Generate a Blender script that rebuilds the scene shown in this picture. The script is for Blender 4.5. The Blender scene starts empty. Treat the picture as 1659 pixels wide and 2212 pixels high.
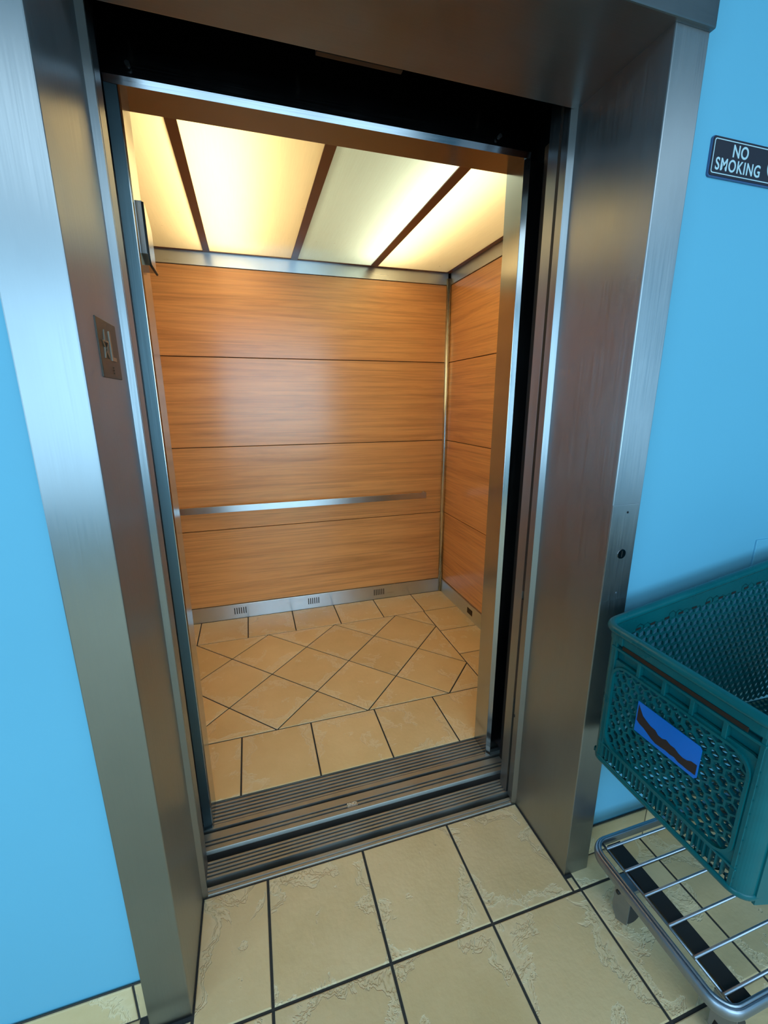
import bpy, bmesh, math, random
from mathutils import Vector, Matrix
random.seed(7)
S = bpy.context.scene
COL = S.collection

# ------------------------------------------------------------------ camera
FPX = 930.46
cam_d = bpy.data.cameras.new('camera'); cam = bpy.data.objects.new('camera', cam_d); COL.objects.link(cam)
S.camera = cam
CAM = Vector((0.2401, -0.8127, 1.4354))
pit, rol, yaw = -0.2499, -0.00375, -0.2964
fwd = Vector((-math.sin(yaw)*math.cos(pit), math.cos(yaw)*math.cos(pit), math.sin(pit)))
rgt = Vector((math.cos(yaw), math.sin(yaw), 0)); up = rgt.cross(fwd)
r2 = rgt*math.cos(rol) + up*math.sin(rol); u2 = -rgt*math.sin(rol) + up*math.cos(rol)
m = Matrix((r2, u2, -fwd)).transposed().to_4x4(); m.translation = CAM
cam.matrix_world = m
cam_d.sensor_fit = 'VERTICAL'; cam_d.sensor_height = 36.0; cam_d.lens = FPX/2212*36.0
cam_d.clip_start = 0.02

# ------------------------------------------------------------------ light and exposure
S.view_settings.view_transform = 'Standard'; S.view_settings.look = 'None'
S.view_settings.gamma = 1.0; S.view_settings.use_curve_mapping = False
S.view_settings.exposure = 0.06
w = bpy.data.worlds.new('world'); S.world = w; w.use_nodes = True
w.node_tree.nodes['Background'].inputs[0].default_value = (0.01, 0.012, 0.015, 1)
w.node_tree.nodes['Background'].inputs[1].default_value = 1.0
def area(name, loc, rot, sx, sy, power, col):
    l = bpy.data.lights.new(name, 'AREA'); l.shape = 'RECTANGLE'; l.size = sx; l.size_y = sy
    l.energy = power; l.color = col
    o = bpy.data.objects.new(name, l); COL.objects.link(o); o.location = loc; o.rotation_euler = rot
    return o
# daylight through the hall windows behind the photographer
area('window_daylight', (0.65, -4.36, 1.60), (math.radians(90), 0, 0), 3.4, 2.1, 145, (0.47, 0.78, 1.0))
# fill light added at the left side of the hall, in an unseen opening
area('side_fill', (-2.86, -2.6, 1.5), (0, math.radians(-90), 0), 2.0, 2.2, 75, (0.47, 0.78, 1.0))
# soft fill added under the hall's rear ceiling to brighten the floor
area('ceiling_fill', (0.5, -2.9, 2.93), (0, 0, 0), 4.5, 2.2, 85, (0.66, 0.87, 1.0))
# tubes above the elevator's translucent ceiling
area('elevator_tube', (0.19, 1.33, 2.41), (0, 0, 0), 0.24, 1.25, 8.2, (1.0, 0.80, 0.46))
area('elevator_tube', (1.08, 1.33, 2.41), (0, 0, 0), 0.24, 1.25, 8.2, (1.0, 0.84, 0.53))

# ------------------------------------------------------------------ helpers
def tag(o, label=None, cat=None, group=None, kind=None):
    if label: o['label'] = label
    if cat: o['category'] = cat
    if group: o['group'] = group
    if kind: o['kind'] = kind
    return o
def empty(name, loc, label, cat, group=None):
    o = bpy.data.objects.new(name, None); COL.objects.link(o); o.location = loc
    o.empty_display_size = 0.05
    return tag(o, label, cat, group)
def link(name, me, mat, parent=None, smooth=False):
    o = bpy.data.objects.new(name, me); COL.objects.link(o)
    mats = mat if isinstance(mat, (list, tuple)) else [mat]
    for q in mats: me.materials.append(q)
    if smooth:
        for p in me.polygons: p.use_smooth = True
    if parent is not None:
        o.parent = parent
        pw = Vector((0, 0, 0)); q = parent
        while q is not None: pw += q.location; q = q.parent
        o.location = -pw                                   # meshes are written in world coordinates
    return o
class MB:
    def __init__(s): s.bm = bmesh.new()
    def box(s, x0, x1, y0, y1, z0, z1, bev=0.0, seg=2, mi=0):
        b = bmesh.new(); bmesh.ops.create_cube(b, size=1)
        for v in b.verts:
            v.co = Vector((x0 + (v.co.x+.5)*(x1-x0), y0 + (v.co.y+.5)*(y1-y0), z0 + (v.co.z+.5)*(z1-z0)))
        if bev > 0: bmesh.ops.bevel(b, geom=b.edges[:], offset=bev, segments=seg, affect='EDGES', profile=0.5)
        s.add(b, mi); return s
    def add(s, b, mi=0):
        mp = {}
        for v in b.verts: mp[v] = s.bm.verts.new(v.co)
        for f in b.faces:
            try:
                nf = s.bm.faces.new([mp[v] for v in f.verts]); nf.material_index = mi; nf.smooth = f.smooth
            except ValueError: pass
        b.free(); return s
    def poly(s, pts, mi=0):
        f = s.bm.faces.new([s.bm.verts.new(p) for p in pts]); f.material_index = mi; return s
    def prism(s, pts, d, mi=0):
        """closed prism: polygon pts (3D list) swept by vector d"""
        d = Vector(d); a = [s.bm.verts.new(p) for p in pts]; b = [s.bm.verts.new(Vector(p)+d) for p in pts]
        n = len(pts)
        for L in (a[::-1], b): f = s.bm.faces.new(L); f.material_index = mi
        for i in range(n):
            f = s.bm.faces.new((a[i], a[(i+1) % n], b[(i+1) % n], b[i])); f.material_index = mi
        return s
    def cyl(s, p0, p1, r, n=20, r2=None, mi=0, smooth=True):
        p0 = Vector(p0); p1 = Vector(p1); d = (p1-p0).normalized()
        a = d.orthogonal().normalized(); b = d.cross(a); r2 = r if r2 is None else r2
        A = [s.bm.verts.new(p0+(a*math.cos(t)+b*math.sin(t))*r) for t in [2*math.pi*i/n for i in range(n)]]
        B = [s.bm.verts.new(p1+(a*math.cos(t)+b*math.sin(t))*r2) for t in [2*math.pi*i/n for i in range(n)]]
        for L in (A[::-1], B): f = s.bm.faces.new(L); f.material_index = mi
        for i in range(n):
            f = s.bm.faces.new((A[i], A[(i+1) % n], B[(i+1) % n], B[i])); f.smooth = smooth; f.material_index = mi
        return s
    def tube(s, path, r, n=12, closed=False, rz=None):
        """round (or elliptical, half-height rz) tube along a path"""
        P = [Vector(p) for p in path]; N = len(P); rings = []
        for i in range(N):
            if closed: t = (P[(i+1) % N]-P[i-1])
            else: t = (P[min(i+1, N-1)]-P[max(i-1, 0)])
            t.normalize(); z = Vector((0, 0, 1))
            if abs(t.z) > .95: z = Vector((1, 0, 0))
            a = t.cross(z).normalized(); b = a.cross(t).normalized(); rr = rz or r
            rings.append([s.bm.verts.new(P[i]+a*math.cos(q)*r+b*math.sin(q)*rr) for q in [2*math.pi*k/n for k in range(n)]])
        M = N if closed else N-1
        for i in range(M):
            A = rings[i]; B = rings[(i+1) % N]
            for k in range(n):
                f = s.bm.faces.new((A[k], A[(k+1) % n], B[(k+1) % n], B[k])); f.smooth = True
        if not closed: s.bm.faces.new(rings[0][::-1]); s.bm.faces.new(rings[-1])
        return s
    def build(s, name, mat, parent=None):
        bmesh.ops.recalc_face_normals(s.bm, faces=s.bm.faces[:])
        me = bpy.data.meshes.new(name); s.bm.to_mesh(me); s.bm.free()
        return link(name, me, mat, parent)
def struct(o): o['kind'] = 'structure'; return o

# ------------------------------------------------------------------ materials
def new_mat(name):
    mt = bpy.data.materials.new(name); mt.use_nodes = True; nt = mt.node_tree
    return mt, nt, nt.nodes['Principled BSDF']
def N(nt, typ, **kw):
    n = nt.nodes.new(typ)
    for k, v in kw.items():
        if k in n.inputs.keys(): n.inputs[k].default_value = v
        else: setattr(n, k, v)
    return n
def L(nt, a, b): nt.links.new(a, b)
def ramp(nt, fac, stops, interp='LINEAR'):
    r = nt.nodes.new('ShaderNodeValToRGB'); cr = r.color_ramp; cr.interpolation = interp
    while len(cr.elements) < len(stops): cr.elements.new(0.5)
    for e, (p, c) in zip(cr.elements, stops):
        e.position = p; e.color = (c, c, c, 1) if isinstance(c, (int, float)) else (*c, 1)
    L(nt, fac, r.inputs['Fac']); return r
def pos_scaled(nt, sc, off=(0, 0, 0)):
    g = nt.nodes.new('ShaderNodeNewGeometry'); mp = nt.nodes.new('ShaderNodeMapping')
    mp.inputs['Scale'].default_value = sc; mp.inputs['Location'].default_value = off
    L(nt, g.outputs['Position'], mp.inputs['Vector']); return mp.outputs['Vector']
def metal(name, col, rough=0.28, brush='Z', aniso=0.75, streak=0.10, dirt=0.0):
    """brushed stainless; brush = direction of the brushing"""
    mt, nt, p = new_mat(name)
    sc = {'Z': (420, 420, 5), 'X': (5, 420, 420), 'Y': (420, 5, 420)}[brush]
    nz = N(nt, 'ShaderNodeTexNoise', Scale=1.0, Detail=3.0); L(nt, pos_scaled(nt, sc), nz.inputs['Vector'])
    big = N(nt, 'ShaderNodeTexNoise', Scale=5.0, Detail=4.0, Roughness=0.6); L(nt, pos_scaled(nt, (1, 1, .55)), big.inputs['Vector'])
    r1 = ramp(nt, nz.outputs['Fac'], [(0.25, rough-streak*.4), (0.75, rough+streak*.6)])
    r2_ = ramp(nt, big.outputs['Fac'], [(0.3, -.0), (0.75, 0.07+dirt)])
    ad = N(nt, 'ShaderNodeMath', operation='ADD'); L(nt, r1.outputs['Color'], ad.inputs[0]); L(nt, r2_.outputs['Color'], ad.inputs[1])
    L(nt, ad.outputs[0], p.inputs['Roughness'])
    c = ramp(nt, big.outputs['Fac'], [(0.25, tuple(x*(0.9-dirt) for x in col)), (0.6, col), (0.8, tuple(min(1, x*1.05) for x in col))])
    L(nt, c.outputs['Color'], p.inputs['Base Color'])
    p.inputs['Metallic'].default_value = 1.0
    p.inputs['Anisotropic'].default_value = aniso
    tv = N(nt, 'ShaderNodeCombineXYZ')
    t = {'Z': (1, 1, 0), 'X': (0, 1, 1), 'Y': (1, 0, 1)}[brush]
    for i in range(3): tv.inputs[i].default_value = t[i]
    L(nt, tv.outputs[0], p.inputs['Tangent'])
    bp = N(nt, 'ShaderNodeBump', Strength=0.03, Distance=0.001); L(nt, nz.outputs['Fac'], bp.inputs['Height']); L(nt, bp.outputs[0], p.inputs['Normal'])
    return mt
def plain(name, col, rough=0.5, met=0.0, spec=0.5, bump=0.0, bscale=300):
    mt, nt, p = new_mat(name)
    p.inputs['Roughness'].default_value = rough; p.inputs['Metallic'].default_value = met
    p.inputs['Specular IOR Level'].default_value = spec
    nz = N(nt, 'ShaderNodeTexNoise', Scale=9.0, Detail=5.0); L(nt, pos_scaled(nt, (1, 1, 1)), nz.inputs['Vector'])
    c = ramp(nt, nz.outputs['Fac'], [(0.3, tuple(x*.93 for x in col)), (0.7, tuple(min(1, x*1.05) for x in col))])
    L(nt, c.outputs['Color'], p.inputs['Base Color'])
    if bump:
        n2 = N(nt, 'ShaderNodeTexNoise', Scale=float(bscale), Detail=2.0); L(nt, pos_scaled(nt, (1, 1, 1)), n2.inputs['Vector'])
        bp = N(nt, 'ShaderNodeBump', Strength=bump, Distance=0.002); L(nt, n2.outputs['Fac'], bp.inputs['Height']); L(nt, bp.outputs[0], p.inputs['Normal'])
    return mt
M = {}
M['steel_v'] = metal('brushed_steel_upright', (0.35, 0.375, 0.395), 0.34, 'Z', 0.86)
M['steel_x'] = metal('brushed_steel_lengthwise', (0.36, 0.36, 0.36), 0.30, 'X', 0.7)
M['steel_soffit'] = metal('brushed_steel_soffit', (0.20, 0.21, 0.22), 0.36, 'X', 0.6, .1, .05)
M['steel_car'] = metal('polished_steel_car', (0.42, 0.42, 0.42), 0.15, 'Z', 0.5)
M['steel_head'] = metal('polished_steel_header', (0.20, 0.20, 0.21), 0.13, 'X', 0.4)
M['steel_dim'] = metal('dim_reflection_strip', (0.10, 0.145, 0.165), 0.42, 'Z', 0.3)  # dim teal reflection of the jamb put into the colour
M['post'] = metal('satin_steel_post', (0.66, 0.68, 0.66), 0.22, 'Z', 0.0)
M['band'] = metal('satin_steel_band', (0.63, 0.69, 0.75), 0.28, 'X', 0.78)
M['alu'] = metal('worn_aluminium_sill', (0.40, 0.395, 0.37), 0.50, 'X', 0.0, .08, .12)
M['galv'] = metal('galvanised_wire', (0.33, 0.37, 0.43), 0.36, 'X', 0.0)
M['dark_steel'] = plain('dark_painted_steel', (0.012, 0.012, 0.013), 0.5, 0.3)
M['black'] = plain('black_rubber_and_slit_dark', (0.012, 0.012, 0.012), 0.6)  # rubber, and the dark inside slits and vents
M['shadow_gap'] = plain('black_backing', (0.01, 0.006, 0.004), 0.9)
M['bronze'] = plain('bronze_plate', (0.075, 0.06, 0.045), 0.42, 0.6, bump=.25, bscale=900)
M['raised'] = plain('raised_worn_metal', (0.30, 0.27, 0.22), 0.38, 0.9)
M['brown_trim'] = plain('brown_ceiling_trim', (0.16, 0.062, 0.030), 0.35)
M['white_box'] = plain('white_enamel', (0.85, 0.83, 0.78), 0.6)
M['ceil_dim_blue'] = plain('dim_blue_ceiling_paint', (0.22, 0.35, 0.43), 0.8)  # unseen ceiling toned dark blue to dim its reflection in the steel
M['sign_black'] = plain('black_sign_plastic', (0.022, 0.018, 0.028), 0.4)
M['sign_white'] = plain('white_sign_ink', (0.46, 0.62, 0.68), 0.5)
M['sign_clear'] = plain('blue_tinted_sign_edge', (0.05, 0.10, 0.22), 0.3)
M['stk_blue'] = plain('blue_printed_label', (0.0, 0.14, 0.56), 0.3)
M['stk_dark'] = plain('dark_brown_paint_band', (0.020, 0.010, 0.010), 0.55)
M['slit'] = plain('brown_black_slit', (0.012, 0.006, 0.004), 0.5)
M['tyre'] = plain('black_caster_tyre', (0.02, 0.02, 0.022), 0.55)

def paint_wall():
    mt, nt, p = new_mat('blue_wall_paint')
    nz = N(nt, 'ShaderNodeTexNoise', Scale=1.4, Detail=3.0); L(nt, pos_scaled(nt, (1, 1, 1)), nz.inputs['Vector'])
    c = ramp(nt, nz.outputs['Fac'], [(0.3, (0.125, 0.395, 0.55)), (0.7, (0.134, 0.415, 0.575))])
    sp = N(nt, 'ShaderNodeTexNoise', Scale=16.0, Detail=6.0, Roughness=.8); L(nt, pos_scaled(nt, (1, 1, 1)), sp.inputs['Vector'])
    sm = ramp(nt, sp.outputs['Fac'], [(0.72, 0.0), (0.80, 0.35)])
    mx = N(nt, 'ShaderNodeMixRGB'); mx.inputs[2].default_value = (0.09, 0.30, 0.48, 1)
    L(nt, sm.outputs['Color'], mx.inputs[0]); L(nt, c.outputs['Color'], mx.inputs[1]); L(nt, mx.outputs[0], p.inputs['Base Color'])
    p.inputs['Roughness'].default_value = 0.42; p.inputs['Specular IOR Level'].default_value = 0.35
    n2 = N(nt, 'ShaderNodeTexNoise', Scale=90.0, Detail=3.0); L(nt, pos_scaled(nt, (1, 1, 1)), n2.inputs['Vector'])
    bp = N(nt, 'ShaderNodeBump', Strength=0.06, Distance=0.003); L(nt, n2.outputs['Fac'], bp.inputs['Height']); L(nt, bp.outputs[0], p.inputs['Normal'])
    return mt
M['wall'] = paint_wall()

def wood(name, axis):
    mt, nt, p = new_mat(name)
    sc = (0.55, 0.55, 11.0)
    at = N(nt, 'ShaderNodeAttribute', attribute_name='rnd')
    off = N(nt, 'ShaderNodeCombineXYZ'); ml = N(nt, 'ShaderNodeMath', operation='MULTIPLY'); ml.inputs[1].default_value = 17.0
    L(nt, at.outputs['Fac'], ml.inputs[0]); L(nt, ml.outputs[0], off.inputs[0]); L(nt, ml.outputs[0], off.inputs[2])
    va = N(nt, 'ShaderNodeVectorMath', operation='ADD'); L(nt, pos_scaled(nt, sc), va.inputs[0]); L(nt, off.outputs[0], va.inputs[1])
    n1 = N(nt, 'ShaderNodeTexNoise', Scale=1.6, Detail=6.0, Roughness=0.62, Distortion=0.9); L(nt, va.outputs[0], n1.inputs['Vector'])
    va2 = N(nt, 'ShaderNodeVectorMath', operation='ADD'); L(nt, pos_scaled(nt, (2.2, 2.2, 110.0)), va2.inputs[0]); L(nt, off.outputs[0], va2.inputs[1])
    n2 = N(nt, 'ShaderNodeTexNoise', Scale=1.0, Detail=4.0, Roughness=0.6); L(nt, va2.outputs[0], n2.inputs['Vector'])
    c1 = ramp(nt, n1.outputs['Fac'], [(0.30, (0.60, 0.255, 0.075)), (0.45, (0.75, 0.335, 0.105)), (0.58, (0.83, 0.385, 0.125)), (0.75, (0.66, 0.285, 0.085))])
    c2 = ramp(nt, n2.outputs['Fac'], [(0.32, 0.80), (0.52, 1.0), (0.7, 1.05)])
    mx = N(nt, 'ShaderNodeMixRGB', blend_type='MULTIPLY'); mx.inputs[0].default_value = 1.0
    L(nt, c1.outputs['Color'], mx.inputs[1]); L(nt, c2.outputs['Color'], mx.inputs[2]); L(nt, mx.outputs[0], p.inputs['Base Color'])
    p.inputs['Roughness'].default_value = 0.34; p.inputs['Specular IOR Level'].default_value = 0.4
    p.inputs['Coat Weight'].default_value = 0.75; p.inputs['Coat Roughness'].default_value = 0.20
    bp = N(nt, 'ShaderNodeBump', Strength=0.05, Distance=0.001); L(nt, n2.outputs['Fac'], bp.inputs['Height']); L(nt, bp.outputs[0], p.inputs['Normal'])
    return mt
M['wood'] = wood('orange_wood_laminate', 'X')

def tile_mat(name, cols, bumpk=1.0, dirt=True):
    mt, nt, p = new_mat(name)
    rn = N(nt, 'ShaderNodeAttribute', attribute_name='rnd'); ed = N(nt, 'ShaderNodeAttribute', attribute_name='edge')
    off = N(nt, 'ShaderNodeCombineXYZ'); ml = N(nt, 'ShaderNodeMath', operation='MULTIPLY'); ml.inputs[1].default_value = 40.0
    L(nt, rn.outputs['Fac'], ml.inputs[0]); L(nt, ml.outputs[0], off.inputs[2]); L(nt, ml.outputs[0], off.inputs[0])
    va = N(nt, 'ShaderNodeVectorMath', operation='ADD'); L(nt, pos_scaled(nt, (1, 1, 1)), va.inputs[0]); L(nt, off.outputs[0], va.inputs[1])
    n1 = N(nt, 'ShaderNodeTexNoise', Scale=9.0, Detail=6.0, Roughness=0.62, Distortion=0.6); L(nt, va.outputs[0], n1.inputs['Vector'])
    # ledges: height steps of the noise where the slate face breaks towards the tile's edge
    lo = N(nt, 'ShaderNodeTexNoise', Scale=4.5, Detail=1.0); L(nt, va.outputs[0], lo.inputs['Vector'])
    lr = ramp(nt, lo.outputs['Fac'], [(0.40, 0.0), (0.56, 0.27)])
    om = N(nt, 'ShaderNodeMath', operation='SUBTRACT'); om.inputs[0].default_value = 1.0; L(nt, ed.outputs['Fac'], om.inputs[1])
    pr = N(nt, 'ShaderNodeMath', operation='MULTIPLY'); L(nt, om.outputs[0], pr.inputs[0]); L(nt, lr.outputs['Color'], pr.inputs[1])
    inv = N(nt, 'ShaderNodeMath', operation='ADD'); inv.inputs[1].default_value = -0.06; L(nt, pr.outputs[0], inv.inputs[0])
    h = N(nt, 'ShaderNodeMath', operation='ADD'); L(nt, n1.outputs['Fac'], h.inputs[0]); L(nt, inv.outputs[0], h.inputs[1])
    st = ramp(nt, h.outputs[0], [(0.0, 1.0), (0.565, 1.0), (0.58, 0.72), (0.615, 0.70), (0.63, 0.42), (0.66, 0.40), (0.675, 0.12), (1.0, 0.0)])
    n3 = N(nt, 'ShaderNodeTexNoise', Scale=60.0, Detail=4.0); L(nt, va.outputs[0], n3.inputs['Vector'])
    mm = N(nt, 'ShaderNodeMath', operation='MULTIPLY_ADD'); mm.inputs[1].default_value = 0.25
    L(nt, n3.outputs['Fac'], mm.inputs[0]); L(nt, st.outputs['Color'], mm.inputs[2])
    bp = N(nt, 'ShaderNodeBump', Strength=1.0*bumpk, Distance=0.004); L(nt, mm.outputs[0], bp.inputs['Height']); L(nt, bp.outputs[0], p.inputs['Normal'])
    n2 = N(nt, 'ShaderNodeTexNoise', Scale=2.6, Detail=6.0, Roughness=0.6); L(nt, va.outputs[0], n2.inputs['Vector'])
    c = ramp(nt, n2.outputs['Fac'], [(0.28, cols[0]), (0.5, cols[1]), (0.72, cols[2])])
    lite = ramp(nt, h.outputs[0], [(0.55, 0.0), (0.585, 0.50), (0.625, 0.05), (0.66, 0.42), (0.74, 0.1)])
    mx = N(nt, 'ShaderNodeMixRGB'); mx.inputs[2].default_value = (*cols[3], 1)
    L(nt, lite.outputs['Color'], mx.inputs[0]); L(nt, c.outputs['Color'], mx.inputs[1])
    out = mx.outputs[0]
    tv = ramp(nt, rn.outputs['Fac'], [(0.0, 0.94), (1.0, 1.05)])
    m2 = N(nt, 'ShaderNodeMixRGB', blend_type='MULTIPLY'); m2.inputs[0].default_value = 1.0
    L(nt, out, m2.inputs[1]); L(nt, tv.outputs['Color'], m2.inputs[2]); out = m2.outputs[0]
    if dirt:
        n4 = N(nt, 'ShaderNodeTexVoronoi', Scale=26.0); L(nt, va.outputs[0], n4.inputs['Vector'])
        n5 = N(nt, 'ShaderNodeTexNoise', Scale=3.0, Detail=3.0); L(nt, va.outputs[0], n5.inputs['Vector'])
        a = ramp(nt, n4.outputs['Distance'], [(0.05, 1.0), (0.10, 0.0)]); b = ramp(nt, n5.outputs['Fac'], [(0.60, 0.0), (0.66, 0.6)])
        mu = N(nt, 'ShaderNodeMath', operation='MULTIPLY'); L(nt, a.outputs['Color'], mu.inputs[0]); L(nt, b.outputs['Color'], mu.inputs[1])
        m3 = N(nt, 'ShaderNodeMixRGB'); m3.inputs[2].default_value = (0.06, 0.05, 0.035, 1)
        L(nt, mu.outputs[0], m3.inputs[0]); L(nt, out, m3.inputs[1]); out = m3.outputs[0]
    L(nt, out, p.inputs['Base Color'])
    rr = ramp(nt, n3.outputs['Fac'], [(0.3, 0.30), (0.7, 0.44)]); L(nt, rr.outputs['Color'], p.inputs['Roughness'])
    p.inputs['Specular IOR Level'].default_value = 0.4
    return mt
M['tile_hall'] = tile_mat('cream_slate_tile', [(0.55, 0.39, 0.195), (0.63, 0.455, 0.245), (0.69, 0.505, 0.285), (0.80, 0.65, 0.43)])
M['tile_cab'] = tile_mat('tan_slate_tile', [(0.70, 0.48, 0.22), (0.77, 0.54, 0.26), (0.83, 0.60, 0.31), (0.88, 0.74, 0.50)], 0.7, False)
M['grout'] = plain('dark_grout', (0.030, 0.028, 0.026), 0.9, bump=.4)

def diffuser(name, col):
    mt = bpy.data.materials.new(name); mt.use_nodes = True; nt = mt.node_tree; nt.nodes.clear()
    out = N(nt, 'ShaderNodeOutputMaterial'); tr = N(nt, 'ShaderNodeBsdfTranslucent'); df = N(nt, 'ShaderNodeBsdfDiffuse'); gl = N(nt, 'ShaderNodeBsdfGlossy')
    gl.inputs['Roughness'].default_value = 0.22
    sc = N(nt, 'ShaderNodeTexNoise', Scale=1.0, Detail=3.0); L(nt, pos_scaled(nt, (220, 9, 1)), sc.inputs['Vector'])
    sp = N(nt, 'ShaderNodeTexNoise', Scale=26.0, Detail=3.0, Roughness=.6); L(nt, pos_scaled(nt, (1, 1, 1)), sp.inputs['Vector'])
    c = ramp(nt, sc.outputs['Fac'], [(0.3, tuple(x*.95 for x in col)), (0.7, col)])
    s2 = ramp(nt, sp.outputs['Fac'], [(0.735, 0.0), (0.76, 0.5)])
    mx = N(nt, 'ShaderNodeMixRGB'); mx.inputs[2].default_value = (0.35, 0.25, 0.12, 1)
    L(nt, s2.outputs['Color'], mx.inputs[0]); L(nt, c.outputs['Color'], mx.inputs[1])
    L(nt, mx.outputs[0], tr.inputs['Color']); L(nt, mx.outputs[0], df.inputs['Color'])
    m1 = N(nt, 'ShaderNodeMixShader'); m1.inputs[0].default_value = 0.35
    L(nt, tr.outputs[0], m1.inputs[1]); L(nt, df.outputs[0], m1.inputs[2])
    fr = N(nt, 'ShaderNodeFresnel', IOR=1.4); m2 = N(nt, 'ShaderNodeMixShader')
    L(nt, fr.outputs[0], m2.inputs[0]); L(nt, m1.outputs[0], m2.inputs[1]); L(nt, gl.outputs[0], m2.inputs[2]); L(nt, m2.outputs[0], out.inputs['Surface'])
    return mt
M['diff_warm'] = diffuser('cream_ceiling_diffuser', (0.92, 0.83, 0.60))
M['diff_cool'] = diffuser('cool_light_ceiling_diffuser', (0.60, 0.80, 0.86))  # cooler light on one panel put into its colour

def plastic():
    mt, nt, p = new_mat('teal_cart_plastic')
    p.inputs['Roughness'].default_value = 0.30; p.inputs['Specular IOR Level'].default_value = 0.28
    nz = N(nt, 'ShaderNodeTexNoise', Scale=14.0, Detail=4.0); L(nt, pos_scaled(nt, (1, 1, 1)), nz.inputs['Vector'])
    c = ramp(nt, nz.outputs['Fac'], [(0.3, (0.0005, 0.085, 0.098)), (0.7, (0.0005, 0.105, 0.118))]); L(nt, c.outputs['Color'], p.inputs['Base Color'])
    r = ramp(nt, nz.outputs['Fac'], [(0.3, 0.24), (0.7, 0.4)]); L(nt, r.outputs['Color'], p.inputs['Roughness'])
    return mt
M['teal'] = plastic()

# ------------------------------------------------------------------ main dimensions
W, H, D1 = 1.0717, 2.134, 0.268
CL, CR = 0.0917, 0.086
WY = 0.036                                                   # face of the blue wall behind the casing
RX0, RX1, RY0, RZ1 = -2.8, 3.9, -4.3, 2.95

# ------------------------------------------------------------------ tiles
def clip(poly, a, b, c):                                     # keep a*x+b*y<=c
    out = []
    for i in range(len(poly)):
        p, q = poly[i], poly[(i+1) % len(poly)]
        dp, dq = a*p[0]+b*p[1]-c, a*q[0]+b*q[1]-c
        if dp <= 0: out.append(p)
        if (dp < 0 < dq) or (dq < 0 < dp):
            t = dp/(dp-dq); out.append((p[0]+(q[0]-p[0])*t, p[1]+(q[1]-p[1])*t))
    return out
def area2(P): return sum(P[i][0]*P[(i+1) % len(P)][1]-P[(i+1) % len(P)][0]*P[i][1] for i in range(len(P)))/2
def inset(P, d):
    if area2(P) < 0: P = P[::-1]
    Q = P[:]
    for i in range(len(P)):
        p, q = P[i], P[(i+1) % len(P)]; ex, ey = q[0]-p[0], q[1]-p[1]; l = math.hypot(ex, ey)
        if l < 1e-6: continue
        nx, ny = ey/l, -ex/l
        Q = clip(Q, nx, ny, nx*p[0]+ny*p[1]-d)
        if len(Q) < 3: return []
    return Q
def inset_pts(P, d):
    """vertex-wise inset keeping the vertex count"""
    out = []; n = len(P)
    for i in range(n):
        a, b, c = Vector(P[i-1]), Vector(P[i]), Vector(P[(i+1) % n])
        e1 = (b-a).normalized(); e2 = (c-b).normalized(); n1 = Vector((-e1.y, e1.x)); n2 = Vector((-e2.y, e2.x))
        k = n1+n2; k = k/max(k.dot(k)/2, .25) if k.length > 0 else n1
        out.append((b.x+k.x*d, b.y+k.y*d))
    return out
def dedupe(P):
    out = []
    for p in P:
        if not out or math.hypot(p[0]-out[-1][0], p[1]-out[-1][1]) > 2e-3: out.append(p)
    if len(out) > 1 and math.hypot(out[0][0]-out[-1][0], out[0][1]-out[-1][1]) < 2e-3: out.pop()
    return out
def tile_mesh(name, polys, to3, mat, parent=None, gap=0.0075, thick=0.008, grout_poly=None):
    """polys: convex 2D polygons. to3(x,y,h)->3D, h=0 the worn top. One mesh with grout as 2nd material."""
    verts, faces, mi, rnd, edg = [], [], [], [], []
    for P in polys:
        P = dedupe(inset(P, gap/2))
        if len(P) < 3 or abs(area2(P)) < 4e-4: continue
        if area2(P) < 0: P = P[::-1]
        r = random.random(); n = len(P)
        apo = abs(area2(P))*2/sum(math.hypot(P[i][0]-P[(i+1) % n][0], P[i][1]-P[(i+1) % n][1]) for i in range(n))
        ks = [(0, -thick, 0), (0, -.0022, 0), (0.0006, -.0008, 0), (0.0026, 0, 0.0), (min(.07, apo*.6), 0, 1.0)]
        base = len(verts)
        for d, h, e in ks:
            cx0 = sum(q[0] for q in P)/n; cy0 = sum(q[1] for q in P)/n
            kk = min(.75, d/max(apo, 1e-3))
            for q in ([(q[0]+(cx0-q[0])*kk, q[1]+(cy0-q[1])*kk) for q in P] if d > .01 else (inset_pts(P, d) if d else P)): verts.append(to3(q[0], q[1], h)); rnd.append(r); edg.append(e)
        for k in range(len(ks)-1):
            for i in range(n):
                j = (i+1) % n; a = base+k*n
                faces.append((a+i, a+j, a+n+j, a+n+i)); mi.append(0)
        faces.append(tuple(base+(len(ks)-1)*n+i for i in range(n))); mi.append(0)
    if grout_poly:
        b = len(verts)
        for q in grout_poly: verts.append(to3(q[0], q[1], -.0032)); rnd.append(0); edg.append(0)
        faces.append(tuple(range(b, b+len(grout_poly)))); mi.append(1)
    me = bpy.data.meshes.new(name); me.from_pydata(verts, [], faces); me.update()
    a = me.attributes.new('rnd', 'FLOAT', 'POINT'); a.data.foreach_set('value', rnd)
    a = me.attributes.new('edge', 'FLOAT', 'POINT'); a.data.foreach_set('value', edg)
    o = link(name, me, [mat, M['grout']], parent)
    me.polygons.foreach_set('material_index', mi); me.update()
    return o
T = 0.3030
def rect(x0, x1, y0, y1): return [(x0, y0), (x1, y0), (x1, y1), (x0, y1)]
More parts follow.
